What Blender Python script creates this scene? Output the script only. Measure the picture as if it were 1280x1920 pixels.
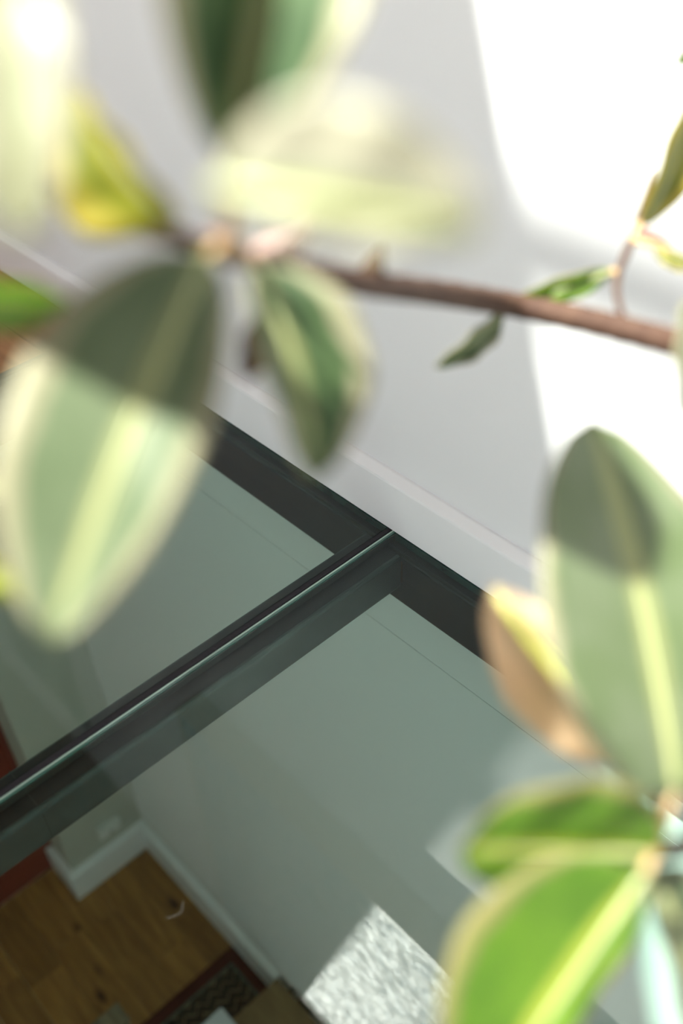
import bpy, bmesh, math, random
from mathutils import Vector, Matrix, noise
random.seed(7)
for o in list(bpy.data.objects): bpy.data.objects.remove(o, do_unlink=True)
S = bpy.context.scene
COL = S.collection

# ------------------------------------------------------------------ camera
# x runs along the white wall, y points at it (wall at y = 0), z = 0 is the top of the glass floor
RX = Vector((0.68331957, 0.72916775, -0.03726593))     # image right
RY = Vector((0.46191809, -0.47127369, -0.75135397))    # image down
RZ = Vector((-0.56542554, 0.49620106, -0.65884631))    # view direction
CAM = Vector((0.8507, -0.8734, 1.10))
FPX = 1867.0
cam_d = bpy.data.cameras.new('camera'); cam = bpy.data.objects.new('camera', cam_d); COL.objects.link(cam)
cam.matrix_world = Matrix(((RX.x, -RY.x, -RZ.x, CAM.x), (RX.y, -RY.y, -RZ.y, CAM.y), (RX.z, -RY.z, -RZ.z, CAM.z), (0, 0, 0, 1)))
cam_d.lens = 35; cam_d.sensor_width = 36; cam_d.clip_start = 0.02; cam_d.clip_end = 60
cam_d.dof.use_dof = True; cam_d.dof.focus_distance = 1.6; cam_d.dof.aperture_fstop = 1.8
S.camera = cam

# ------------------------------------------------------------------ world, sun, exposure
w = bpy.data.worlds.new('world'); S.world = w; w.use_nodes = True
bg = w.node_tree.nodes['Background']; bg.inputs[0].default_value = (0.91, 0.955, 1.0, 1); bg.inputs[1].default_value = 0.92
SUN = Vector((0.33, 0.40, -1.0)).normalized()
sd = bpy.data.lights.new('sun', 'SUN'); sun = bpy.data.objects.new('sun', sd); COL.objects.link(sun)
sd.energy = 30.0; sd.angle = math.radians(1.4); sd.color = (1.0, 0.965, 0.90)
sun.rotation_euler = SUN.to_track_quat('-Z', 'Y').to_euler(); sun.location = (-1, -1, 6)
S.view_settings.view_transform = 'Standard'; S.view_settings.look = 'None'
S.view_settings.exposure = 0.0; S.view_settings.gamma = 1.0; S.view_settings.use_curve_mapping = False
S.cycles.sample_clamp_indirect = 30.0

# ------------------------------------------------------------------ helpers
def at(u, v, d):                     # photo pixel + depth -> point
    return CAM + (RX * ((u - 640) / FPX) + RY * ((v - 960) / FPX) + RZ) * d

def mat(name, col, rough=0.5, metal=0.0, spec=0.5, var=0.0, scale=8.0, bump=0.0, bscale=60.0, stretch=(1, 1, 1), col2=None, coat=0.0):
    m = bpy.data.materials.new(name); m.use_nodes = True
    nt = m.node_tree; b = nt.nodes['Principled BSDF']
    b.inputs['Base Color'].default_value = (*col, 1); b.inputs['Roughness'].default_value = rough
    b.inputs['Metallic'].default_value = metal; b.inputs['Specular IOR Level'].default_value = spec
    b.inputs['Coat Weight'].default_value = coat
    tc = nt.nodes.new('ShaderNodeTexCoord'); mp = nt.nodes.new('ShaderNodeMapping'); mp.inputs['Scale'].default_value = stretch
    nt.links.new(tc.outputs['Object'], mp.inputs[0])
    if var > 0 or col2:
        n = nt.nodes.new('ShaderNodeTexNoise'); n.inputs['Scale'].default_value = scale; n.inputs['Detail'].default_value = 6
        nt.links.new(mp.outputs[0], n.inputs['Vector'])
        r = nt.nodes.new('ShaderNodeValToRGB')
        c2 = col2 or tuple(max(0, c * (1 - var)) for c in col); c1 = col if col2 else tuple(min(1, c * (1 + var)) for c in col)
        r.color_ramp.elements[0].position = 0.35; r.color_ramp.elements[1].position = 0.65
        r.color_ramp.elements[0].color = (*c2, 1); r.color_ramp.elements[1].color = (*c1, 1)
        nt.links.new(n.outputs['Fac'], r.inputs[0]); nt.links.new(r.outputs[0], b.inputs['Base Color'])
    if bump > 0:
        n2 = nt.nodes.new('ShaderNodeTexNoise'); n2.inputs['Scale'].default_value = bscale; n2.inputs['Detail'].default_value = 4
        nt.links.new(mp.outputs[0], n2.inputs['Vector'])
        bp = nt.nodes.new('ShaderNodeBump'); bp.inputs['Strength'].default_value = bump; bp.inputs['Distance'].default_value = 0.004
        nt.links.new(n2.outputs['Fac'], bp.inputs['Height']); nt.links.new(bp.outputs[0], b.inputs['Normal'])
    return m

def obj(name, me, m, parent=None):
    o = bpy.data.objects.new(name, me); COL.objects.link(o)
    if m: o.data.materials.append(m)
    if parent: o.parent = parent
    return o

def bm_obj(name, bm, m, parent=None, smooth=False):
    me = bpy.data.meshes.new(name); bmesh.ops.recalc_face_normals(bm, faces=bm.faces); bm.to_mesh(me); bm.free()
    if smooth:
        for p in me.polygons: p.use_smooth = True
    return obj(name, me, m, parent)

def add_box(bm, lo, hi, bev=0.0, seg=2):
    v = [bm.verts.new((x, y, z)) for x in (lo[0], hi[0]) for y in (lo[1], hi[1]) for z in (lo[2], hi[2])]
    fs = [(0, 1, 3, 2), (4, 6, 7, 5), (0, 4, 5, 1), (2, 3, 7, 6), (0, 2, 6, 4), (1, 5, 7, 3)]
    f = [bm.faces.new([v[i] for i in q]) for q in fs]
    if bev > 0:
        es = {e for q in f for e in q.edges}
        bmesh.ops.bevel(bm, geom=list(es), offset=bev, segments=seg, affect='EDGES', profile=0.5)
    return v

def box(name, lo, hi, m, parent=None, bev=0.0, seg=2):
    bm = bmesh.new(); add_box(bm, lo, hi, bev, seg); return bm_obj(name, bm, m, parent)

def tube(name, pts, rads, m, parent=None, n=10, wob=0.0):
    bm = bmesh.new(); rings = []
    up = Vector((0.13, 0.21, 0.97))
    for i, (p, r) in enumerate(zip(pts, rads)):
        t = (pts[min(i + 1, len(pts) - 1)] - pts[max(i - 1, 0)]).normalized()
        a = t.cross(up)
        if a.length < 1e-4: a = t.cross(Vector((1, 0, 0)))
        a.normalize(); b = t.cross(a)
        ring = []
        for k in range(n):
            th = 2 * math.pi * k / n
            rr = r * (1 + wob * math.sin(3.1 * i + k * 1.7))
            ring.append(bm.verts.new(p + (a * math.cos(th) + b * math.sin(th)) * rr))
        rings.append(ring)
    for r0, r1 in zip(rings, rings[1:]):
        for k in range(n): bm.faces.new((r0[k], r0[(k + 1) % n], r1[(k + 1) % n], r1[k]))
    bm.faces.new(rings[0]); bm.faces.new(rings[-1])
    return bm_obj(name, bm, m, parent, True)

def spline(pts, k=6):                # Catmull-Rom through points
    P = [pts[0] * 2 - pts[1]] + list(pts) + [pts[-1] * 2 - pts[-2]]; out = []
    for i in range(1, len(P) - 2):
        for j in range(k):
            t = j / k; a, b, c, d = P[i - 1], P[i], P[i + 1], P[i + 2]
            out.append(0.5 * ((2 * b) + (c - a) * t + (2 * a - 5 * b + 4 * c - d) * t * t + (3 * b - a - 3 * c + d) * t ** 3))
    out.append(pts[-1]); return out

def lerps(vals, n):
    m = len(vals) - 1; out = []
    for i in range(n):
        x = i / (n - 1) * m; k = min(int(x), m - 1); out.append(vals[k] + (vals[k + 1] - vals[k]) * (x - k))
    return out

def empty(name, loc=(0, 0, 0)):
    o = bpy.data.objects.new(name, None); COL.objects.link(o); o.location = loc; o.empty_display_size = 0.1; return o

def tag(o, label=None, cat=None, group=None, kind=None):
    if label: o['label'] = label
    if cat: o['category'] = cat
    if group: o['group'] = group
    if kind: o['kind'] = kind
    return o

def struct(o, label, cat): return tag(o, label, cat, kind='structure')

def adopt(child, parent):            # parent without moving (parent may sit away from the origin)
    child.parent = parent; child.matrix_parent_inverse = Matrix.Translation(-Vector(parent.location)); return child

# ------------------------------------------------------------------ materials
M_wall = mat('white_wall_paint', (0.80, 0.80, 0.81), 0.65, spec=0.25, bump=0.06, bscale=180)
M_lwall = mat('lower_wall_paint', (0.74, 0.745, 0.72), 0.6, spec=0.25, bump=0.05, bscale=160)
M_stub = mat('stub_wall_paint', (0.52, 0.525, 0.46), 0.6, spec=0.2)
M_trim = mat('white_gloss_trim', (0.88, 0.88, 0.89), 0.28, spec=0.5)
M_ceil = mat('white_ceiling_paint', (0.82, 0.82, 0.80), 0.8, spec=0.2)
M_tceil = mat('oiled_timber_ceiling', (0.20, 0.125, 0.065), 0.6, spec=0.3, var=0.3, scale=5, stretch=(1, 8, 8))
M_steel = mat('dark_coated_steel', (0.030, 0.034, 0.034), 0.36, metal=0.0, spec=0.5, var=0.25, scale=14)  # lighter copy: light on the bar's side face put into the colour
M_steel2 = mat('steel_flange_shaded', (0.004, 0.005, 0.006), 0.45, spec=0.4, var=0.25, scale=10)  # darker copy of the frame steel: shade on the flange put into the colour
M_steel3 = mat('black_coated_steel', (0.005, 0.007, 0.009), 0.28, spec=0.5, var=0.25, scale=14)
M_sil = mat('dark_silicone', (0.010, 0.008, 0.012), 0.5, spec=0.4, bump=0.3, bscale=120)
M_edge = mat('green_glass_edge', (0.035, 0.10, 0.08), 0.08, spec=0.9, coat=0.6, var=0.3, scale=30, stretch=(1, 0.1, 1))
M_edgeb = mat('glass_edge_glint', (0.30, 0.42, 0.36), 0.12, spec=0.9, coat=0.6, var=0.25, scale=24, stretch=(1, 0.15, 1))  # pale colour stands for the glint along the pane joint
M_edged = mat('dark_glass_edge', (0.022, 0.05, 0.045), 0.12, spec=0.6, var=0.3, scale=20)
M_red = mat('deep_red_paint', (0.19, 0.028, 0.018), 0.4, spec=0.4, var=0.12, scale=4)
M_beige = mat('pale_beech_frame', (0.60, 0.50, 0.40), 0.5, var=0.12, scale=20, stretch=(1, 6, 6))
M_door = mat('olive_grey_door_paint', (0.20, 0.23, 0.18), 0.5)
M_pot = mat('grey_stoneware_glaze', (0.36, 0.36, 0.35), 0.5, var=0.15, scale=12)
M_soil = mat('dark_potting_soil', (0.05, 0.035, 0.022), 0.95, var=0.5, scale=60, bump=0.8, bscale=90)
M_bark = mat('brown_bark', (0.058, 0.031, 0.020), 0.75, spec=0.2, col2=(0.036, 0.017, 0.011), scale=70, bump=0.5, bscale=140)
M_petiole = mat('reddish_petiole', (0.34, 0.22, 0.10), 0.5, var=0.25, scale=40)
M_sheath = mat('pink_bud_sheath', (0.17, 0.10, 0.085), 0.5, var=0.2, scale=50)
M_brown = mat('dry_brown_leaf', (0.030, 0.014, 0.005), 0.9, spec=0.05, var=0.4, scale=60)
M_dust = mat('pale_fibre', (0.75, 0.74, 0.70), 0.8)
M_paper = mat('white_box_card', (0.72, 0.74, 0.80), 0.6)
M_plate = mat('socket_plastic', (0.78, 0.79, 0.76), 0.3)
M_dark = mat('socket_hole', (0.02, 0.02, 0.02), 0.6)

def wood(name, c1, c2, sc=1.0):
    m = bpy.data.materials.new(name); m.use_nodes = True; nt = m.node_tree; b = nt.nodes['Principled BSDF']
    b.inputs['Roughness'].default_value = 0.48; b.inputs['Specular IOR Level'].default_value = 0.35
    tc = nt.nodes.new('ShaderNodeTexCoord'); oi = nt.nodes.new('ShaderNodeObjectInfo')
    ad = nt.nodes.new('ShaderNodeVectorMath'); ad.operation = 'MULTIPLY_ADD'
    cb = nt.nodes.new('ShaderNodeCombineXYZ')
    for i in range(3): nt.links.new(oi.outputs['Random'], cb.inputs[i])
    ad.inputs[1].default_value = (9, 31, 17)
    nt.links.new(cb.outputs[0], ad.inputs[0]); nt.links.new(tc.outputs['Object'], ad.inputs[2])
    mp = nt.nodes.new('ShaderNodeMapping'); mp.inputs['Scale'].default_value = (1.1 * sc, 9 * sc, 9 * sc); nt.links.new(ad.outputs[0], mp.inputs[0])
    n = nt.nodes.new('ShaderNodeTexNoise'); n.inputs['Scale'].default_value = 3; n.inputs['Detail'].default_value = 8; n.inputs['Distortion'].default_value = 1.2
    nt.links.new(mp.outputs[0], n.inputs[0])
    r = nt.nodes.new('ShaderNodeValToRGB'); r.color_ramp.elements[0].position = 0.3; r.color_ramp.elements[1].position = 0.68
    r.color_ramp.elements[0].color = (*c2, 1); r.color_ramp.elements[1].color = (*c1, 1)
    nt.links.new(n.outputs['Fac'], r.inputs[0])
    hs = nt.nodes.new('ShaderNodeHueSaturation'); mr = nt.nodes.new('ShaderNodeMapRange'); mr.inputs[3].default_value = 0.78; mr.inputs[4].default_value = 1.2
    nt.links.new(oi.outputs['Random'], mr.inputs[0]); nt.links.new(mr.outputs[0], hs.inputs['Value']); nt.links.new(r.outputs[0], hs.inputs['Color'])
    # knots
    mk = nt.nodes.new('ShaderNodeMapping'); mk.inputs['Scale'].default_value = (3.2, 6.5, 1); nt.links.new(ad.outputs[0], mk.inputs[0])
    vo = nt.nodes.new('ShaderNodeTexVoronoi'); vo.inputs['Scale'].default_value = 1.25; nt.links.new(mk.outputs[0], vo.inputs[0])
    rk = nt.nodes.new('ShaderNodeValToRGB'); rk.color_ramp.elements[0].position = 0.07; rk.color_ramp.elements[1].position = 0.20
    rk.color_ramp.elements[0].color = (0.16, 0.12, 0.10, 1); rk.color_ramp.elements[1].color = (1, 1, 1, 1)
    nt.links.new(vo.outputs['Distance'], rk.inputs[0])
    mx = nt.nodes.new('ShaderNodeMix'); mx.data_type = 'RGBA'; mx.blend_type = 'MULTIPLY'; mx.inputs[0].default_value = 1
    nt.links.new(hs.outputs[0], mx.inputs[6]); nt.links.new(rk.outputs[0], mx.inputs[7])
    nt.links.new(mx.outputs[2], b.inputs['Base Color'])
    return m
M_wood = wood('oiled_oak_upper', (0.42, 0.21, 0.085), (0.27, 0.12, 0.045))
M_woodl = wood('oiled_oak_lower', (0.40, 0.195, 0.05), (0.25, 0.11, 0.028))
M_tread = wood('worn_oak_tread', (0.36, 0.24, 0.11), (0.22, 0.14, 0.065))
M_bench = wood('weathered_oak', (0.24, 0.20, 0.13), (0.15, 0.12, 0.08))

def glass_mat(name, tint, refl):
    # clear pane: tinted transmission, mirror reflection by the angle of incidence
    m = bpy.data.materials.new(name); m.use_nodes = True; nt = m.node_tree; nt.nodes.clear()
    out = nt.nodes.new('ShaderNodeOutputMaterial'); tr = nt.nodes.new('ShaderNodeBsdfTransparent'); tr.inputs[0].default_value = (*tint, 1)
    if refl <= 0:
        nt.links.new(tr.outputs[0], out.inputs[0]); return m
    gl = nt.nodes.new('ShaderNodeBsdfGlossy'); gl.inputs['Roughness'].default_value = 0.0; gl.inputs[0].default_value = (0.95, 1.0, 0.98, 1)
    lw = nt.nodes.new('ShaderNodeLayerWeight'); lw.inputs['Blend'].default_value = 0.5
    pw = nt.nodes.new('ShaderNodeMath'); pw.operation = 'POWER'; pw.inputs[1].default_value = 4.0
    ma = nt.nodes.new('ShaderNodeMath'); ma.operation = 'MULTIPLY_ADD'; ma.inputs[1].default_value = 0.8; ma.inputs[2].default_value = refl
    nt.links.new(lw.outputs['Facing'], pw.inputs[0]); nt.links.new(pw.outputs[0], ma.inputs[0])
    mx = nt.nodes.new('ShaderNodeMixShader'); nt.links.new(ma.outputs[0], mx.inputs[0]); nt.links.new(tr.outputs[0], mx.inputs[1]); nt.links.new(gl.outputs[0], mx.inputs[2])
    nt.links.new(mx.outputs[0], out.inputs[0]); return m
M_glass = glass_mat('green_tinted_floor_glass', (0.78, 0.90, 0.87), 0.040)
M_glassb = glass_mat('floor_glass_underside', (0.86, 0.93, 0.90), 0.0)
M_sky = glass_mat('clear_skylight_glass', (0.96, 0.98, 0.97), 0.0)

def canvas_mat():
    m = bpy.data.materials.new('mottled_canvas'); m.use_nodes = True; nt = m.node_tree; b = nt.nodes['Principled BSDF']
    b.inputs['Specular IOR Level'].default_value = 0.25
    tc = nt.nodes.new('ShaderNodeTexCoord')
    n = nt.nodes.new('ShaderNodeTexNoise'); n.inputs['Scale'].default_value = 14; n.inputs['Detail'].default_value = 9; n.inputs['Roughness'].default_value = 0.72; n.inputs['Distortion'].default_value = 0.8
    nt.links.new(tc.outputs['Object'], n.inputs[0])
    r = nt.nodes.new('ShaderNodeValToRGB'); e = r.color_ramp.elements
    e[0].position = 0.36; e[0].color = (0.05, 0.075, 0.10, 1); e[1].position = 0.66; e[1].color = (0.40, 0.27, 0.13, 1)
    for p, c in ((0.45, (0.18, 0.30, 0.42, 1)), (0.51, (0.62, 0.62, 0.58, 1)), (0.58, (0.18, 0.26, 0.36, 1))):
        x = e.new(p); x.color = c
    nt.links.new(n.outputs['Fac'], r.inputs[0]); nt.links.new(r.outputs[0], b.inputs['Base Color'])
    n2 = nt.nodes.new('ShaderNodeTexNoise'); n2.inputs['Scale'].default_value = 60; n2.inputs['Detail'].default_value = 6; nt.links.new(tc.outputs['Object'], n2.inputs[0])
    bp = nt.nodes.new('ShaderNodeBump'); bp.inputs['Strength'].default_value = 0.2; bp.inputs['Distance'].default_value = 0.002
    n3 = nt.nodes.new('ShaderNodeTexNoise'); n3.inputs['Scale'].default_value = 26; n3.inputs['Detail'].default_value = 8; n3.inputs['Roughness'].default_value = 0.7; nt.links.new(tc.outputs['Object'], n3.inputs[0])
    ms = nt.nodes.new('ShaderNodeMapRange'); ms.inputs[1].default_value = 0.36; ms.inputs[2].default_value = 0.62; ms.inputs[3].default_value = 0.63; ms.inputs[4].default_value = 0.44; nt.links.new(n3.outputs['Fac'], ms.inputs[0]); nt.links.new(ms.outputs[0], b.inputs['Roughness'])
    nt.links.new(n2.outputs['Fac'], bp.inputs['Height']); nt.links.new(bp.outputs[0], b.inputs['Normal'])
    return m
M_canvas = canvas_mat()

def leaf_mat(name, green, dark, cream, margin=0.72, trans=0.35, rib=(0.62, 0.62, 0.22), rough=0.42, ribw=0.10, val=1.5, k=0.62):
    green, dark, cream, rib = ([c * k for c in q] for q in (green, dark, cream, rib))
    m = bpy.data.materials.new(name); m.use_nodes = True; nt = m.node_tree; b = nt.nodes['Principled BSDF']
    b.inputs['Roughness'].default_value = rough; b.inputs['Specular IOR Level'].default_value = 0.35
    uv = nt.nodes.new('ShaderNodeUVMap'); sp = nt.nodes.new('ShaderNodeSeparateXYZ'); nt.links.new(uv.outputs[0], sp.inputs[0])
    tc = nt.nodes.new('ShaderNodeTexCoord')
    n = nt.nodes.new('ShaderNodeTexNoise'); n.inputs['Scale'].default_value = 28; n.inputs['Detail'].default_value = 3; nt.links.new(tc.outputs['Object'], n.inputs[0])
    a = nt.nodes.new('ShaderNodeMath'); a.operation = 'ABSOLUTE'; nt.links.new(sp.outputs[0], a.inputs[0])
    wv = nt.nodes.new('ShaderNodeMath'); wv.operation = 'MULTIPLY_ADD'; wv.inputs[1].default_value = 0.30; nt.links.new(n.outputs['Fac'], wv.inputs[0]); nt.links.new(a.outputs[0], wv.inputs[2])
    gcol = nt.nodes.new('ShaderNodeValToRGB'); gcol.color_ramp.elements[0].color = (*dark, 1); gcol.color_ramp.elements[1].color = (*green, 1)
    gcol.color_ramp.elements[0].position = 0.38; gcol.color_ramp.elements[1].position = 0.6
    nt.links.new(n.outputs['Fac'], gcol.inputs[0])
    mr = nt.nodes.new('ShaderNodeMapRange'); mr.inputs[1].default_value = margin + 0.13; mr.inputs[2].default_value = margin + 0.19
    nt.links.new(wv.outputs[0], mr.inputs[0])
    mx = nt.nodes.new('ShaderNodeMix'); mx.data_type = 'RGBA'; nt.links.new(mr.outputs[0], mx.inputs[0]); nt.links.new(gcol.outputs[0], mx.inputs[6]); mx.inputs[7].default_value = (*cream, 1)
    rr = nt.nodes.new('ShaderNodeMapRange'); rr.inputs[1].default_value = ribw; rr.inputs[2].default_value = ribw * 1.5; rr.inputs[3].default_value = 1; rr.inputs[4].default_value = 0
    nt.links.new(a.outputs[0], rr.inputs[0])
    m2 = nt.nodes.new('ShaderNodeMix'); m2.data_type = 'RGBA'; nt.links.new(rr.outputs[0], m2.inputs[0]); nt.links.new(mx.outputs[2], m2.inputs[6]); m2.inputs[7].default_value = (*rib, 1)
    nt.links.new(m2.outputs[2], b.inputs['Base Color'])
    tl = nt.nodes.new('ShaderNodeBsdfTranslucent')
    hs = nt.nodes.new('ShaderNodeHueSaturation'); hs.inputs['Saturation'].default_value = 1.25; hs.inputs['Value'].default_value = val; nt.links.new(m2.outputs[2], hs.inputs['Color']); nt.links.new(hs.outputs[0], tl.inputs[0])
    ms = nt.nodes.new('ShaderNodeMixShader'); ms.inputs[0].default_value = trans
    out = nt.nodes['Material Output']; nt.links.new(b.outputs[0], ms.inputs[1]); nt.links.new(tl.outputs[0], ms.inputs[2]); nt.links.new(ms.outputs[0], out.inputs[0])
    return m
CREAM = (0.38, 0.36, 0.23)
L_green = leaf_mat('leaf_deep_green', (0.095, 0.16, 0.06), (0.055, 0.10, 0.04), CREAM, rib=(0.34, 0.36, 0.15))
L_pale = leaf_mat('leaf_pale_sage', (0.185, 0.235, 0.13), (0.145, 0.195, 0.10), CREAM, rib=(0.36, 0.38, 0.18))
L_sage = leaf_mat('leaf_plain_sage', (0.185, 0.235, 0.125), (0.145, 0.20, 0.085), CREAM, margin=0.86, rib=(0.34, 0.37, 0.15))
L_backlit = leaf_mat('leaf_backlit_green', (0.15, 0.27, 0.03), (0.11, 0.22, 0.025), (0.26, 0.245, 0.10), margin=0.82, trans=0.55, rib=(0.40, 0.44, 0.08), ribw=0.13, val=1.9, k=0.85)  # backlight put into the colour: raised green and translucent gain
L_cream = leaf_mat('leaf_cream_variegated', (0.32, 0.36, 0.22), (0.26, 0.31, 0.19), (0.45, 0.43, 0.32), margin=0.25, trans=0.4)
L_yellow = leaf_mat('leaf_yellow_olive', (0.30, 0.31, 0.02), (0.20, 0.22, 0.015), (0.50, 0.42, 0.06), trans=0.45, margin=0.6, rib=(0.5, 0.45, 0.06))
L_tan = leaf_mat('leaf_tan_margin', (0.26, 0.205, 0.135), (0.21, 0.165, 0.11), (0.32, 0.25, 0.17), trans=0.4, margin=0.4, k=1.9)
L_lime = leaf_mat('leaf_lime', (0.42, 0.48, 0.01), (0.34, 0.42, 0.01), (0.58, 0.54, 0.12), trans=0.5, rib=(0.55, 0.55, 0.1))
M_rib = mat('pale_midrib', (0.22, 0.235, 0.105), 0.45, var=0.08, scale=40)

# ------------------------------------------------------------------ the setting: upper storey
ZL = -2.83            # lower floor
CEIL = 2.6
XE = -0.905           # edge between wood floor and glass
wb = struct(box('wall_back', (-3.2, 0, 0.0), (2.6, 0.14, CEIL), M_wall), 'tall white painted wall rising behind the glass floor', 'wall')
def baseboard(name, lo, hi, axis, h, t, parent=None):
    # profile: flat face with a rounded step at the top; extruded along an axis
    bm = bmesh.new(); prof = [(0, 0), (t, 0), (t, h - 0.015), (t * 0.94, h - 0.011), (t * 0.30, h - 0.001), (t * 0.2, h), (0, h)]
    rows = []
    for e in (lo, hi):
        rows.append([bm.verts.new(axis(e, p, q)) for p, q in prof])
    for k in range(len(prof)):
        k2 = (k + 1) % len(prof); bm.faces.new((rows[0][k], rows[0][k2], rows[1][k2], rows[1][k]))
    bm.faces.new(rows[0]); bm.faces.new(rows[1])
    return bm_obj(name, bm, M_trim, parent)
struct(baseboard('baseboard_back', -1.585, 2.6, lambda e, p, q: Vector((e, -p, 0.001 + q)), 0.108, 0.018), 'white gloss baseboard along the upper wall above the glass', 'baseboard')
# ceiling with a skylight opening
SKX0, SKX1, SKY0, SKY1 = -0.52, 1.9, -1.60, -0.20
bm = bmesh.new(); zc = CEIL
for lo, hi in (((-3.2, -3.2, zc), (SKX0, 0.14, zc + .12)), ((SKX1, -3.2, zc), (2.6, 0.14, zc + .12)),
               ((SKX0, SKY1, zc), (SKX1, 0.14, zc + .12)), ((SKX0, -3.2, zc), (SKX1, SKY0, zc + .12))): add_box(bm, lo, hi)
struct(bm_obj('ceiling', bm, M_tceil), 'brown timber ceiling with a skylight opening over the glass floor', 'ceiling')
wn = struct(empty('window_1', (0.7, -0.7, zc + .12)), 'skylight in the ceiling above the glass floor', 'window')
for lo, hi in (((SKX0 - .05, SKY0 - .05, zc + .12), (SKX0, SKY1 + .05, zc + .16)), ((SKX1, SKY0 - .05, zc + .12), (SKX1 + .05, SKY1 + .05, zc + .16)),
               ((SKX0, SKY0 - .05, zc + .12), (SKX1, SKY0, zc + .16)), ((SKX0, SKY1, zc + .12), (SKX1, SKY1 + .05, zc + .16))):
    adopt(box('window_frame', lo, hi, M_trim), wn)
adopt(box('window_shade_bar', (SKX0, -0.895, zc + .115), (SKX1, -0.845, zc + .16), M_trim), wn)  # unseen bar added to cast the soft band on the wall
adopt(box('window_pane', (SKX0, SKY0, zc + .135), (SKX1, SKY1, zc + .141), M_sky), wn)
struct(box('wall_left', (-3.34, -3.2, 0), (-3.2, 0.14, CEIL), M_wall), 'white side wall beyond the wood floor', 'wall')
# door with casing in the back wall, left of the frame (seen mirrored in the glass)
dr = struct(empty('door_1', (-2.03, -0.02, 0.0)), 'olive grey door in white casing at the far end of the wall', 'door')
adopt(box('door_leaf', (-2.37, -0.012, 0.006), (-1.70, 0.0, 2.30), M_door, bev=0.003), dr)
adopt(box('door_casing', (-1.70, -0.03, 0.0), (-1.60, 0.0, 2.40), M_trim, bev=0.006), dr)
adopt(box('door_casing', (-2.47, -0.03, 0.0), (-2.37, 0.0, 2.40), M_trim, bev=0.006), dr)
adopt(box('door_casing', (-2.37, -0.03, 2.30), (-1.70, 0.0, 2.40), M_trim, bev=0.006), dr)
# upper wood floor: planks along x
fl = struct(empty('floor', (-2.0, -1.5, 0)), 'oiled oak plank floor left of the glass', 'floor')
adopt(box('subfloor', (-3.2, -3.2, -0.26), (XE, 0.0, -0.016), M_ceil), fl)
pw = 0.135
for r in range(15):
    y1 = -r * pw - 0.001; xs = [-3.2, -2.2 + 0.43 * ((r * 7) % 5) * 0.5, XE]
    for xa, xb in zip(xs, xs[1:]):
        p = box('plank', (xa + .0008, y1 - pw + .0016, -0.016), (xb - .0008, y1, 0.0), M_wood, bev=0.0012, seg=1); adopt(p, fl)
# solid slab beyond the glass on the other sides
struct(box('floor_slab_front', (XE, -3.2, -0.26), (2.6, -2.0, 0.0), M_ceil), 'floor slab in front of the glass', 'floor')
struct(box('floor_slab_right', (1.75, -2.0, -0.26), (2.6, 0.0, 0.0), M_ceil), 'floor slab right of the glass', 'floor')

# ------------------------------------------------------------------ glass floor
TG = 0.016
gf = tag(empty('glass_floor', (0, -1.0, -0.12)), 'walk-on glass floor panes on a dark steel frame beside the white wall', 'glass floor')
def pane(x0, x1, y0, y1):
    bm = bmesh.new(); add_box(bm, (x0, y0, -TG), (x1, y1, 0))
    me = bpy.data.meshes.new('pane'); bmesh.ops.recalc_face_normals(bm, faces=bm.faces)
    bm.faces.ensure_lookup_table()
    for f in bm.faces: f.material_index = 0 if f.normal.z > 0.5 else 1
    bm.to_mesh(me); bm.free()
    o = obj('pane', me, M_glass); o.data.materials.append(M_glassb); adopt(o, gf); return o
pane(XE + 0.022, -0.012, -1.99, -0.020); pane(0.007, 1.74, -1.99, -0.020)
# glass edges and joint between the panes (run along y)
adopt(box('silicone_joint', (-0.0118, -1.99, -TG), (-0.0030, -0.010, -0.0008), M_sil, bev=0.001), gf)
adopt(box('joint_gap', (-0.0030, -1.99, -TG), (-0.0008, -0.010, -0.006), M_dark), gf)
adopt(box('pane_edge', (-0.0008, -1.99, -TG), (0.0018, -0.010, -0.0002), M_edgeb, bev=0.0006), gf)  # thin pale strip painted as the joint's glint
adopt(box('pane_edge', (0.0018, -1.99, -TG), (0.0052, -0.010, -0.0012), M_edge, bev=0.0004), gf)
adopt(box('joint_gap', (0.0052, -1.99, -TG), (0.0066, -0.010, -0.004), M_dark), gf)
# pane edges against the wall (run along x)
for x0, x1 in ((XE + .022, -0.012), (0.007, 1.74)):
    adopt(box('silicone_joint', (x0, -0.0055, -TG), (x1, -0.0005, -0.003), M_sil), gf)
    adopt(box('pane_edge', (x0, -0.0125, -TG), (x1, -0.0055, -0.0015), M_edged, bev=0.0006), gf)
    adopt(box('joint_gap', (x0, -0.0155, -TG), (x1, -0.0125, -0.003), M_dark), gf)
    adopt(box('pane_edge', (x0, -0.0198, -TG), (x1, -0.0155, -0.0012), M_edged, bev=0.0006), gf)
# tubes under the glass
def rtube(name, lo, hi, rad):
    return adopt(box(name, lo, hi, M_steel, bev=rad, seg=4), gf)
SE = -0.7006
for y0, y1 in ((-1.99, SE), (SE, -0.04)):
    bm = bmesh.new(); v = add_box(bm, (-0.043, y0, -0.088), (0.041, y1, -TG))
    es = [e for e in bm.edges if abs(e.verts[0].co.y - e.verts[1].co.y) > 0.1]
    bmesh.ops.bevel(bm, geom=es, offset=0.007, segments=4, affect='EDGES', profile=0.5)
    adopt(bm_obj('beam', bm, M_steel, smooth=False), gf)
adopt(box('bearing_strip', (-0.036, -1.99, -TG - 0.001), (0.033, -0.04, -TG + 0.0004), M_steel2), gf)  # carries the painted shade of the beam's top
bm = bmesh.new(); add_box(bm, (XE + .04, -0.039, -0.128), (1.74, 0.0, -TG))
es = [e for e in bm.edges if abs(e.verts[0].co.x - e.verts[1].co.x) > 0.1]
bmesh.ops.bevel(bm, geom=es, offset=0.007, segments=4, affect='EDGES', profile=0.5)
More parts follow.
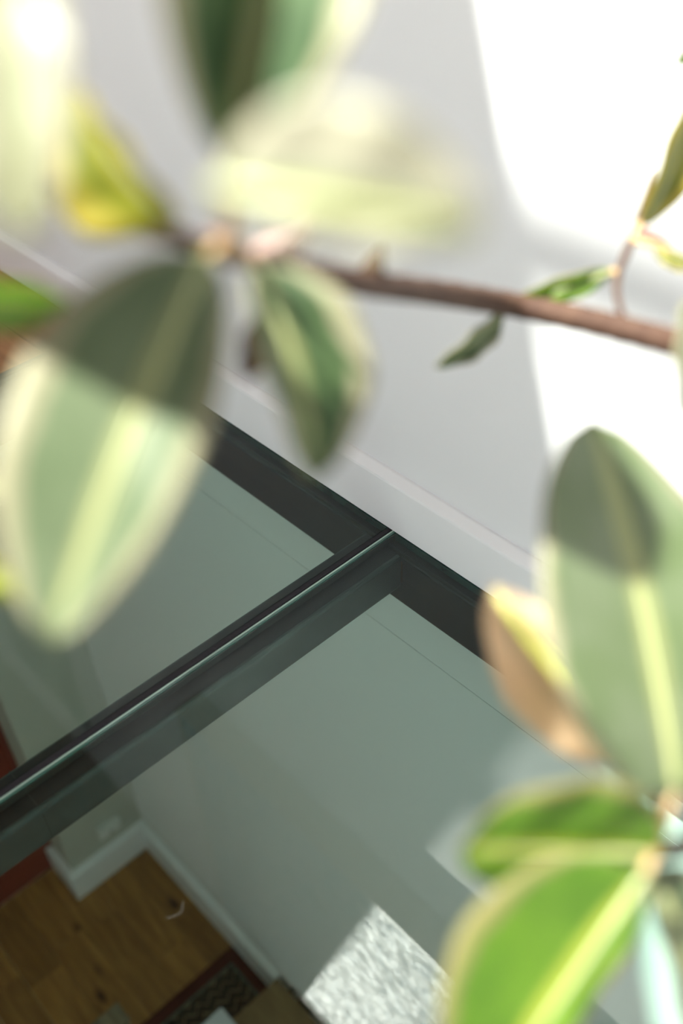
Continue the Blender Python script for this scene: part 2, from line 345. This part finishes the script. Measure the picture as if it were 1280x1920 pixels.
adopt(bm_obj('wall_beam', bm, M_steel3), gf)
adopt(box('bearing_strip', (XE + .04, -0.031, -TG - 0.001), (1.74, -0.004, -TG + 0.0004), M_steel2), gf)
adopt(box('edge_beam', (XE, -1.99, -0.12), (XE + .062, -0.0, -TG), M_steel, bev=0.004), gf)
adopt(box('edge_trim', (XE + .001, -1.99, -TG), (XE + .020, -0.001, 0.0005), M_steel, bev=0.001), gf)
adopt(box('edge_beam', (1.69, -1.99, -0.12), (1.75, -0.0, -TG), M_steel, bev=0.004), gf)
adopt(box('front_beam', (XE + .06, -1.999, -0.12), (1.69, -1.94, -TG), M_steel, bev=0.004), gf)
adopt(box('seam', (-0.0425, SE - .0007, -TG - .008), (0.034, SE + .0007, -TG + .0007), M_dark), gf)
adopt(box('seam', (0.0400, SE - .0007, -0.081), (0.0413, SE + .0007, -0.024), M_dark), gf)
# small weld line in the corner
adopt(box('weld_seam', (0.0405, -0.0405, -0.075), (0.0435, -0.0380, -0.028), M_bark, bev=0.0008), gf)

# ------------------------------------------------------------------ lower storey
struct(box('wall_back_lower', (-3.2, 0.0, ZL), (2.6, 0.14, -0.280), M_lwall), 'pale wall of the lower storey below the glass', 'wall')
struct(box('trim_1', (-3.2, 0.0, -0.278), (2.6, 0.14, -0.128), M_lwall), 'pale slab edge strip under the steel frame', 'trim')
struct(box('wall_back_joint', (-3.2, 0.004, -0.281), (2.6, 0.14, -0.277), M_steel2), 'thin dark joint line along the wall below the glass', 'trim')
XS = -1.538; YS = -0.343; XR = -1.716
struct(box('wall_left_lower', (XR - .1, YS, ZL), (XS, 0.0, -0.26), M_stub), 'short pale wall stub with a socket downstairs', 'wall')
lf = struct(empty('floor_lower', (-1.0, -1.0, ZL)), 'knotty oak plank floor of the lower storey', 'floor')
adopt(box('subfloor', (-3.2, -3.2, ZL - 0.1), (2.6, 0.0, ZL - 0.016), M_ceil), lf)
pw = 0.142
random.seed(11)
for r in range(18):
    y1 = -r * pw; xs = [-1.72]
    x = -1.72 + random.uniform(0.3, 0.9)
    while x < 2.3: xs.append(x); x += random.uniform(0.7, 1.3)
    xs.append(2.6)
    for xa, xb in zip(xs, xs[1:]):
        adopt(box('plank', (xa + .0006, y1 - pw + .0012, ZL - 0.016), (xb - .0006, y1, ZL), M_woodl, bev=0.001, seg=1), lf)
T = 0.030; HB = 0.165
struct(baseboard('baseboard_back_lower', XS, -0.62, lambda e, p, q: Vector((e, -p, ZL + q)), HB, T), 'white baseboard along the lower back wall up to the stair', 'baseboard')
struct(baseboard('baseboard_left_lower', YS - T, 0.0, lambda e, p, q: Vector((XS + p, e, ZL + q)), HB, T), 'white baseboard below the socket on the wall stub', 'baseboard')
struct(baseboard('baseboard_stub_lower', XR + .005, XS, lambda e, p, q: Vector((e, YS - p, ZL + q)), HB, T), 'white baseboard wrapping the end of the wall stub', 'baseboard')
d2 = struct(empty('door_2', (XR - .04, YS - .45, ZL)), 'deep red door set back beside the wall stub downstairs', 'door')
adopt(box('door_leaf', (XR - .05, YS - .95, ZL + .004), (XR, YS - 0.003, ZL + 2.10), M_red, bev=0.003), d2)
adopt(box('door_stop', (XR, YS - 0.014, ZL + .17), (XR + .02, YS - 0.001, ZL + 2.08), M_red), d2)
struct(box('wall_left_lower_far', (XR - .1, -3.2, ZL), (XR, YS - .955, -0.26), M_lwall), 'pale wall past the red door downstairs', 'wall')
struct(box('wall_door_head_lower', (XR - .1, YS - .955, ZL + 2.11), (XR, YS, -0.26), M_lwall), 'pale wall above the red door downstairs', 'wall')

bm = bmesh.new()
for lo, hi in (((XR - .1, -3.34, ZL), (0.4, -3.2, -0.26)), ((1.9, -3.34, ZL), (2.6, -3.2, -0.26)), ((0.4, -3.34, ZL + 2.1), (1.9, -3.2, -0.26))): add_box(bm, lo, hi)
struct(bm_obj('wall_front_lower', bm, M_lwall), 'pale lower wall with a glazed opening opposite the stair', 'wall')
struct(box('wall_right_lower', (2.6, -3.34, ZL), (2.74, 0.14, -0.26), M_lwall), 'pale wall closing the lower storey at the right', 'wall')

# ------------------------------------------------------------------ picture on the upper wall (seen mirrored in the glass)
pc = tag(empty('framed_picture', (-0.05, -0.02, 1.69)), 'large mottled blue and beige picture in thin pale wood frame on white wall', 'picture')
px0, px1, pz0, pz1, pt = -0.795, 0.72, 1.135, 2.29, 0.088
adopt(box('canvas', (px0 + .012, -pt + .006, pz0 + .012), (px1 - .012, -0.003, pz1 - .012), M_canvas), pc)
for lo, hi in (((px0, -pt, pz0), (px0 + .014, -.002, pz1)), ((px1 - .014, -pt, pz0), (px1, -.002, pz1)),
               ((px0 + .014, -pt, pz0), (px1 - .014, -.002, pz0 + .014)), ((px0 + .014, -pt, pz1 - .014), (px1 - .014, -.002, pz1))):
    adopt(box('frame_bar', lo, hi, M_beige, bev=0.002), pc)

# ------------------------------------------------------------------ lower storey things
so = tag(empty('wall_socket', (XS, -0.147, -2.55)), 'white wall socket above the baseboard on the short wall stub', 'socket')
adopt(box('face_plate', (XS, -0.197, -2.600), (XS + .012, -0.097, -2.519), M_plate, bev=0.004), so)
adopt(box('socket_hood', (XS + .012, -0.197, -2.540), (XS + .034, -0.097, -2.520), M_plate, bev=0.002), so)
adopt(box('plug', (XS + .012, -0.165, -2.580), (XS + .026, -0.130, -2.545), M_plate, bev=0.006), so)
adopt(box('plug_hole', (XS + .026, -0.152, -2.570), (XS + .0275, -0.142, -2.558), M_dark), so)

def rug():
    x0, x1, y0, y1 = -0.905, -0.30, -1.05, -0.022
    r = tag(empty('rug', ((x0 + x1) / 2, (y0 + y1) / 2, ZL)), 'dark red bordered runner rug with cream zigzag pattern at the stair foot', 'rug')
    b = 0.052
    m = bpy.data.materials.new('rug_zigzag_weave'); m.use_nodes = True; nt = m.node_tree; p = nt.nodes['Principled BSDF']; p.inputs['Roughness'].default_value = 0.95
    p.inputs['Specular IOR Level'].default_value = 0.1
    tc = nt.nodes.new('ShaderNodeTexCoord'); sp = nt.nodes.new('ShaderNodeSeparateXYZ'); nt.links.new(tc.outputs['Object'], sp.inputs[0])
    def mth(op, a, b=None, c=None):
        n = nt.nodes.new('ShaderNodeMath'); n.operation = op
        for i, q in enumerate((a, b, c)):
            if q is None: continue
            if isinstance(q, (int, float)): n.inputs[i].default_value = q
            else: nt.links.new(q, n.inputs[i])
        return n.outputs[0]
    zz = mth('PINGPONG', sp.outputs[1], 0.030)
    s = mth('ADD', sp.outputs[0], mth('MULTIPLY', zz, 1.0))
    f = mth('FRACT', mth('DIVIDE', s, 0.044))
    line = mth('LESS_THAN', f, 0.26)
    n = nt.nodes.new('ShaderNodeTexNoise'); n.inputs['Scale'].default_value = 130; nt.links.new(tc.outputs['Object'], n.inputs[0])
    keep = mth('GREATER_THAN', n.outputs['Fac'], 0.45)
    fac = mth('MULTIPLY', line, keep)
    mx = nt.nodes.new('ShaderNodeMix'); mx.data_type = 'RGBA'; nt.links.new(fac, mx.inputs[0]); mx.inputs[6].default_value = (0.012, 0.016, 0.012, 1); mx.inputs[7].default_value = (0.20, 0.175, 0.115, 1)
    nt.links.new(mx.outputs[2], p.inputs['Base Color'])
    mb = mat('rug_red_border', (0.05, 0.008, 0.007), 0.95, spec=0.1, var=0.2, scale=90, bump=0.4, bscale=300)
    ml = mat('rug_grey_line', (0.10, 0.12, 0.10), 0.95, spec=0.1, var=0.3, scale=120)
    for lo, hi in (((x0, y0, ZL), (x0 + b, y1, ZL + .009)), ((x1 - b, y0, ZL), (x1, y1, ZL + .009)),
                   ((x0 + b, y0, ZL), (x1 - b, y0 + b, ZL + .009)), ((x0 + b, y1 - b, ZL), (x1 - b, y1, ZL + .009))):
        adopt(box('rug_border', lo, hi, mb, bev=0.002), r)
    adopt(box('rug_line', (x0 + b, y0 + b, ZL), (x1 - b, y1 - b, ZL + .0085), ml), r)
    adopt(box('rug_field', (x0 + b + .010, y0 + b + .010, ZL), (x1 - b - .010, y1 - b - .010, ZL + .0092), m), r)
rug()
# open stair along the wall
st = tag(empty('staircase', (-0.3, -0.3, ZL)), 'oak stair treads climbing along the lower back wall', 'staircase')
ZT = -2.655
for k in range(3):
    xa = -0.615 + 0.26 * k; za = ZT + 0.185 * k
    if k == 0:
        adopt(box('tread', (xa, -0.62, za - .04), (xa + .30, -0.022, za), M_tread, bev=0.003), st)
        adopt(box('bracket', (xa + .10, -0.56, za - .075), (xa + .16, -0.001, za - .04), M_steel), st)
adopt(box('bolt_cap', (-0.560, -0.0215, ZT - .022), (-0.535, -0.006, ZT - .008), M_dark, bev=0.003), st)
# low wooden box and white carton near the bottom edge
def lowpt(u, v, z):
    d = RX * ((u - 640) / FPX) + RY * ((v - 960) / FPX) + RZ; return CAM + d * ((z - CAM.z) / d.z)
ZB = ZL + 0.10
q = lowpt(220, 1878, ZB)
wbx = tag(empty('wooden_block', (q.x + .04, q.y - .15, ZL)), 'low weathered grey-brown wooden block on the oak floor beside the rug', 'wooden block')
adopt(box('block_top', (q.x, q.y - .30, ZB - .022), (-0.912, q.y, ZB), M_bench, bev=0.003), wbx)
adopt(box('block_body', (q.x + .006, q.y - .294, ZL), (-0.918, q.y - .006, ZB - .022), M_bench, bev=0.003), wbx)
q2 = lowpt(415, 1888, ZT + .12)
cb = tag(empty('carton', (q2.x + .06, q2.y - .06, ZT)), 'small white carton standing on the lowest stair tread', 'carton')
adopt(box('carton_body', (q2.x, q2.y - .10, ZT), (q2.x + .13, q2.y, ZT + .12), M_paper, bev=0.002), cb)
adopt(box('carton_flap', (q2.x + .002, q2.y - .098, ZT + .1202), (q2.x + .064, q2.y - .002, ZT + .1218), M_paper), cb)

# ------------------------------------------------------------------ rubber plant
PB = Vector((1.32, -0.30, 0.0))
pl = tag(empty('rubber_plant', PB), 'variegated rubber plant with glossy cream-edged leaves arching over the glass floor', 'plant')
bm = bmesh.new(); prof = [(0.0, 0.0), (0.105, 0.0), (0.115, 0.01), (0.150, 0.25), (0.156, 0.27), (0.156, 0.29), (0.140, 0.29), (0.138, 0.255), (0.0, 0.255)]
NS = 32; rings = []
for r, z in prof:
    rings.append([bm.verts.new((PB.x + r * math.cos(2 * math.pi * k / NS), PB.y + r * math.sin(2 * math.pi * k / NS), z)) for k in range(NS)] if r > 0 else [bm.verts.new((PB.x, PB.y, z))])
for a, b in zip(rings, rings[1:]):
    for k in range(NS):
        if len(a) == 1: bm.faces.new((a[0], b[(k + 1) % NS], b[k]))
        elif len(b) == 1: bm.faces.new((a[k], a[(k + 1) % NS], b[0]))
        else: bm.faces.new((a[k], a[(k + 1) % NS], b[(k + 1) % NS], b[k]))
pot = adopt(bm_obj('plant_pot', bm, M_pot, smooth=True), pl); pot['label'] = 'grey stoneware pot'
bm = bmesh.new(); c0 = bm.verts.new((PB.x, PB.y, 0.274)); rg = [bm.verts.new((PB.x + .136 * math.cos(2 * math.pi * k / NS), PB.y + .136 * math.sin(2 * math.pi * k / NS), 0.266 + .004 * math.sin(k * 2.3))) for k in range(NS)]
for k in range(NS): bm.faces.new((c0, rg[k], rg[(k + 1) % NS]))
bm_obj('soil', bm, M_soil, pot)

def branch(name, pts, r, m=M_bark, n=10, wob=0.05):
    P = spline(pts); o = tube(name, P, lerps(r, len(P)), m, None, n, wob); return adopt(o, pl)
trunk_top = Vector((1.16, -0.22, 0.55))
branch('trunk', [PB + Vector((0, 0, .26)), Vector((1.30, -0.28, 0.36)), Vector((1.24, -0.25, 0.47)), trunk_top], [.016, .014, .012])
B_main = [trunk_top, Vector((0.98, -0.25, 0.70)), at(1420, 690, .62), at(1300, 652, .67), at(1235, 634, .70), at(1100, 600, .74), at(965, 572, .77), at(830, 550, .70),
          at(690, 532, .60), at(570, 508, .53), at(470, 488, .48), at(395, 465, .45), at(260, 418, .43), at(140, 355, .41), at(-40, 340, .40), at(-160, 420, .39)]
branch('branch', B_main, [.013, .012, .0105, .0100, .0098, .0098, .0098, .0092, .0080, .0064, .0052, .0046, .0042, .0038, .0034, .003])
branch('branch', [trunk_top, Vector((1.02, -0.42, 0.66)), at(1420, 1560, .52), at(1300, 1585, .505), at(1225, 1600, .50)], [.010, .008, .006, .0055, .005])
branch('branch', [at(1180, 618, .72), at(1160, 570, .73), at(1157, 520, .74), at(1180, 460, .75), at(1200, 400, .76), at(1225, 320, .76)], [.0026, .0024, .0026, .0032, .003, .0016])

NODE_L = (440, 478, .465); NODE_R = (1228, 1598, .50)
leaf_log = []
def leaf(base, tip, wl, wr, m, roll=None, sunt=None, fold=0.25, sag=0.08, prof=(0.85, 0.72), node=None, curl=0.0, name='leaf', rib=True, ribr=0.0026):
    """base/tip: (u, v, depth); wl / wr: half widths in pixels left and right of the axis, as seen"""
    b = base if isinstance(base, Vector) else at(*base); t = tip if isinstance(tip, Vector) else at(*tip); ax = t - b; L = ax.length; ax.normalize()
    mid = (b + t) / 2; dm = (mid - CAM).dot(RZ); vd = (CAM - mid).normalized()
    n0 = (vd - ax * vd.dot(ax)).normalized(); s0 = ax.cross(n0)
    if roll is None:
        best = None
        for deg in range(-55, 56, 5):
            a = math.radians(deg); n = n0 * math.cos(a) + s0 * math.sin(a); q = n.dot(-SUN)
            e = abs(q - (0.5 if sunt is None else sunt)) + abs(deg) * 0.002
            if best is None or e < best[0]: best = (e, deg, q)
        roll = best[1]
    a = math.radians(roll); n = n0 * math.cos(a) + s0 * math.sin(a); s = ax.cross(n)
    ca = max(0.3, abs(s.dot(s0)))
    k = dm / FPX / ca / math.cos(fold)
    WL, WR = (wl * k, wr * k) if wl > 1 else (wl, wr)
    if WL + WR < 0.0: return
    nu, nv = 22, 7
    bm = bmesh.new(); uvl = bm.loops.layers.uv.new('UVMap'); grid = []; info = {}
    for i in range(nu + 1):
        tt = i / nu
        w = max(0.0, math.sin(math.pi * tt ** prof[0])) ** prof[1]
        c = b + ax * (L * tt) + n * (sag * L * (4 * tt * (1 - tt)))
        row = []
        for j in range(-nv, nv + 1):
            e = j / nv; W = (WR if e > 0 else WL) * w
            f = fold
            p = c + s * (e * W * math.cos(f)) + n * (abs(e) * W * math.sin(f) - curl * e * e * W)
            p += n * (0.0016 * math.sin(tt * 17 + e * 3) * abs(e))
            v = bm.verts.new(p - PB); row.append(v); info[v] = (e, tt)
        grid.append(row)
    for i in range(nu):
        for j in range(2 * nv):
            f = bm.faces.new((grid[i][j], grid[i][j + 1], grid[i + 1][j + 1], grid[i + 1][j]))
            for lp in f.loops: lp[uvl].uv = info[lp.vert]
    bmesh.ops.remove_doubles(bm, verts=bm.verts, dist=1e-6)
    me = bpy.data.meshes.new(name); bm.to_mesh(me); bm.free()
    for p in me.polygons: p.use_smooth = True
    o = obj(name, me, m, pl)
    so = o.modifiers.new('thickness', 'SOLIDIFY'); so.thickness = 0.0007; so.offset = 0
    # midrib on both sides + petiole, sub-parts of the leaf
    if rib:
        P = [b - PB + ax * (L * x) + n * (sag * L * 4 * x * (1 - x)) for x in [q / 14 * 0.97 for q in range(15)]]
        tube('midrib', P, lerps([ribr, ribr * .8, ribr * .5, .0005], len(P)), M_rib, o, 8)
    if node is not None:
        nd = at(*node); P = spline([nd - PB, (nd * .5 + b * .5) - PB + Vector((0, 0, .004)), b - PB + ax * (L * .03)], 5)
        tube('petiole', P, lerps([.0030, .0024, .0024], len(P)), M_petiole, o, 8)
    leaf_log.append((name, round(L, 3), round(WL + WR, 3), roll, round(n.dot(-SUN), 2)))
    return o

RND = (0.80, 0.50)
# left cluster (near the camera)
leaf((425, 315, .365), (545, -260, .38), 185, 170, L_green, roll=0, fold=.85, node=NODE_L)                          # A
leaf((405, 350, .27), (905, 435, .26), 195, 60, L_cream, sunt=.45, fold=.03, node=NODE_L, prof=(.9, .6))           # B
leaf((335, 415, .41), (140, 165, .40), 90, 75, L_yellow, sunt=.3, fold=.6, node=(300, 430, .435))                # C
leaf((45, 445, .28), (60, -70, .28), 110, 85, L_cream, sunt=.5, fold=.2, node=(-30, 345, .40), prof=(.9, .5))     # D
leaf((-130, 540, .46), (128, 560, .46), 60, 50, L_backlit, sunt=-.1, fold=.3, node=(-158, 420, .39))               # E
leaf((388, 475, .40), (95, 1205, .38), 132, 220, L_pale, sunt=.6, fold=.15, node=NODE_L, sag=.05, prof=(.9, .62)) # F (right of axis = image left)
leaf((478, 492, .44), (590, 900, .45), 112, 72, L_green, sunt=.3, fold=.5, node=NODE_L, prof=(.9, .6))            # G
leaf((500, 585, .49), (458, 712, .49), 38, 38, M_brown, sunt=.1, fold=.3, node=(500, 500, .48), rib=False)        # G2
leaf((-140, 965, .46), (58, 1115, .46), 40, 48, L_lime, sunt=.4, node=(-165, 640, .37))                           # S
leaf((-150, 900, .46), (28, 915, .46), 65, 60, L_cream, sunt=.5, node=(-165, 640, .37))
leaf((-160, 60, .29), (50, 20, .29), 60, 60, L_cream, sunt=.7, node=(-160, 200, .36))
branch('branch', [at(-160, 420, .39), at(-175, 560, .38), at(-165, 640, .37)], [.003, .003, .002])
UP = [at(-160, 420, .39), at(-190, 300, .37), at(-160, 200, .36), at(-170, 60, .35)]
branch('branch', UP, [.003, .003, .0026, .002])
# right-hand leaves
leaf((1268, 1500, .50), (1105, 785, .54), 185, 165, L_sage, sunt=.5, fold=.12, node=NODE_R, sag=.04, prof=(.86, .58))   # J
leaf((1245, 1425, .54), (925, 1100, .52), 105, 75, L_tan, sunt=.3, fold=.2, node=NODE_R, prof=(.9, .6))           # J2
leaf((1234, 1602, .49), (862, 1592, .45), 80, 138, L_backlit, roll=-35, fold=.12, sag=0.0, node=NODE_R, prof=(.95, .45))       # K (axis to the left: right = up)
leaf((1212, 1635, .47), (905, 2080, .47), 50, 215, L_backlit, roll=-35, fold=.12, sag=0.0, node=NODE_R, prof=(.85, .5))      # L
leaf((1215, 1625, .51), (1310, 2010, .53), 90, 68, L_pale, sunt=.2, fold=.4, node=NODE_R, prof=(.9, .6))           # M
leaf((1200, 425, .75), (1302, 130, .75), 36, 34, L_yellow, sunt=.0, fold=.3, node=(1185, 450, .75))                # N
leaf((1345, 55, .72), (1262, 122, .72), 25, 25, L_backlit, sunt=.1, node=(1300, 130, .75))                          # T
leaf((1150, 508, .75), (950, 570, .78), 22, 26, L_backlit, sunt=.2, fold=.3, node=(1158, 530, .74))                 # O
leaf((945, 580, .77), (815, 688, .76), 26, 20, L_green, sunt=-.1, fold=.3, node=(965, 572, .77))                   # P
leaf((1305, 560, .62), (1300, 805, .62), 50, 58, L_pale, sunt=.4, node=(1300, 652, .67), prof=(.9, .5))            # Q
leaf((1300, 500, .74), (1225, 470, .74), 18, 14, L_yellow, sunt=.4, node=(1185, 450, .75))
# unseen leaf added outside the frame to cast shade on the big left leaf
def shade_leaf(px, t, du, L, W, node):
    c = at(*px) - SUN * t
    dirv = (RX * du[0] + RY * du[1]); dirv = (dirv - SUN * dirv.dot(SUN)).normalized()
    leaf(c - dirv * (L * .5), c + dirv * (L * .5), W, W, L_green, sunt=.9, fold=.1, node=node, prof=(.95, .5))
shade_leaf((265, 575, .40), .15, (.9, .35), .15, .042, (-160, 200, .36))
# bud sheaths
def sheath(p, q, r, name='bud_sheath', m=M_sheath):
    a, b = at(*p), at(*q); P = [a + (b - a) * (i / 8) - PB for i in range(9)]
    tube(name, P, lerps([r * .7, r, r * .95, r * .6, r * .08], 9), m, pl, 10)
sheath((300, 445, .43), (190, 365, .42), .0050)
sheath((445, 470, .46), (385, 435, .45), .0055)
sheath((540, 480, .50), (600, 405, .49), .0045)
sheath((470, 480, .47), (575, 440, .46), .0048)
sheath((1195, 430, .75), (1262, 462, .75), .0045)
sheath((680, 550, .61), (718, 462, .60), .0075, 'dry_bract', M_brown)

# ------------------------------------------------------------------ dust fibres lying on the glass
def fibre(label, pix, r=.00012):
    P = [lowpt(u, v, r) for u, v in pix]; P = spline(P, 4)
    tag(tube('dust_fibre', P, [r] * len(P), M_dust, None, 5), label, 'fibre')
fibre('pale curved hair on the glass above the oak floor', [(343, 1690), (338, 1712), (310, 1722)])
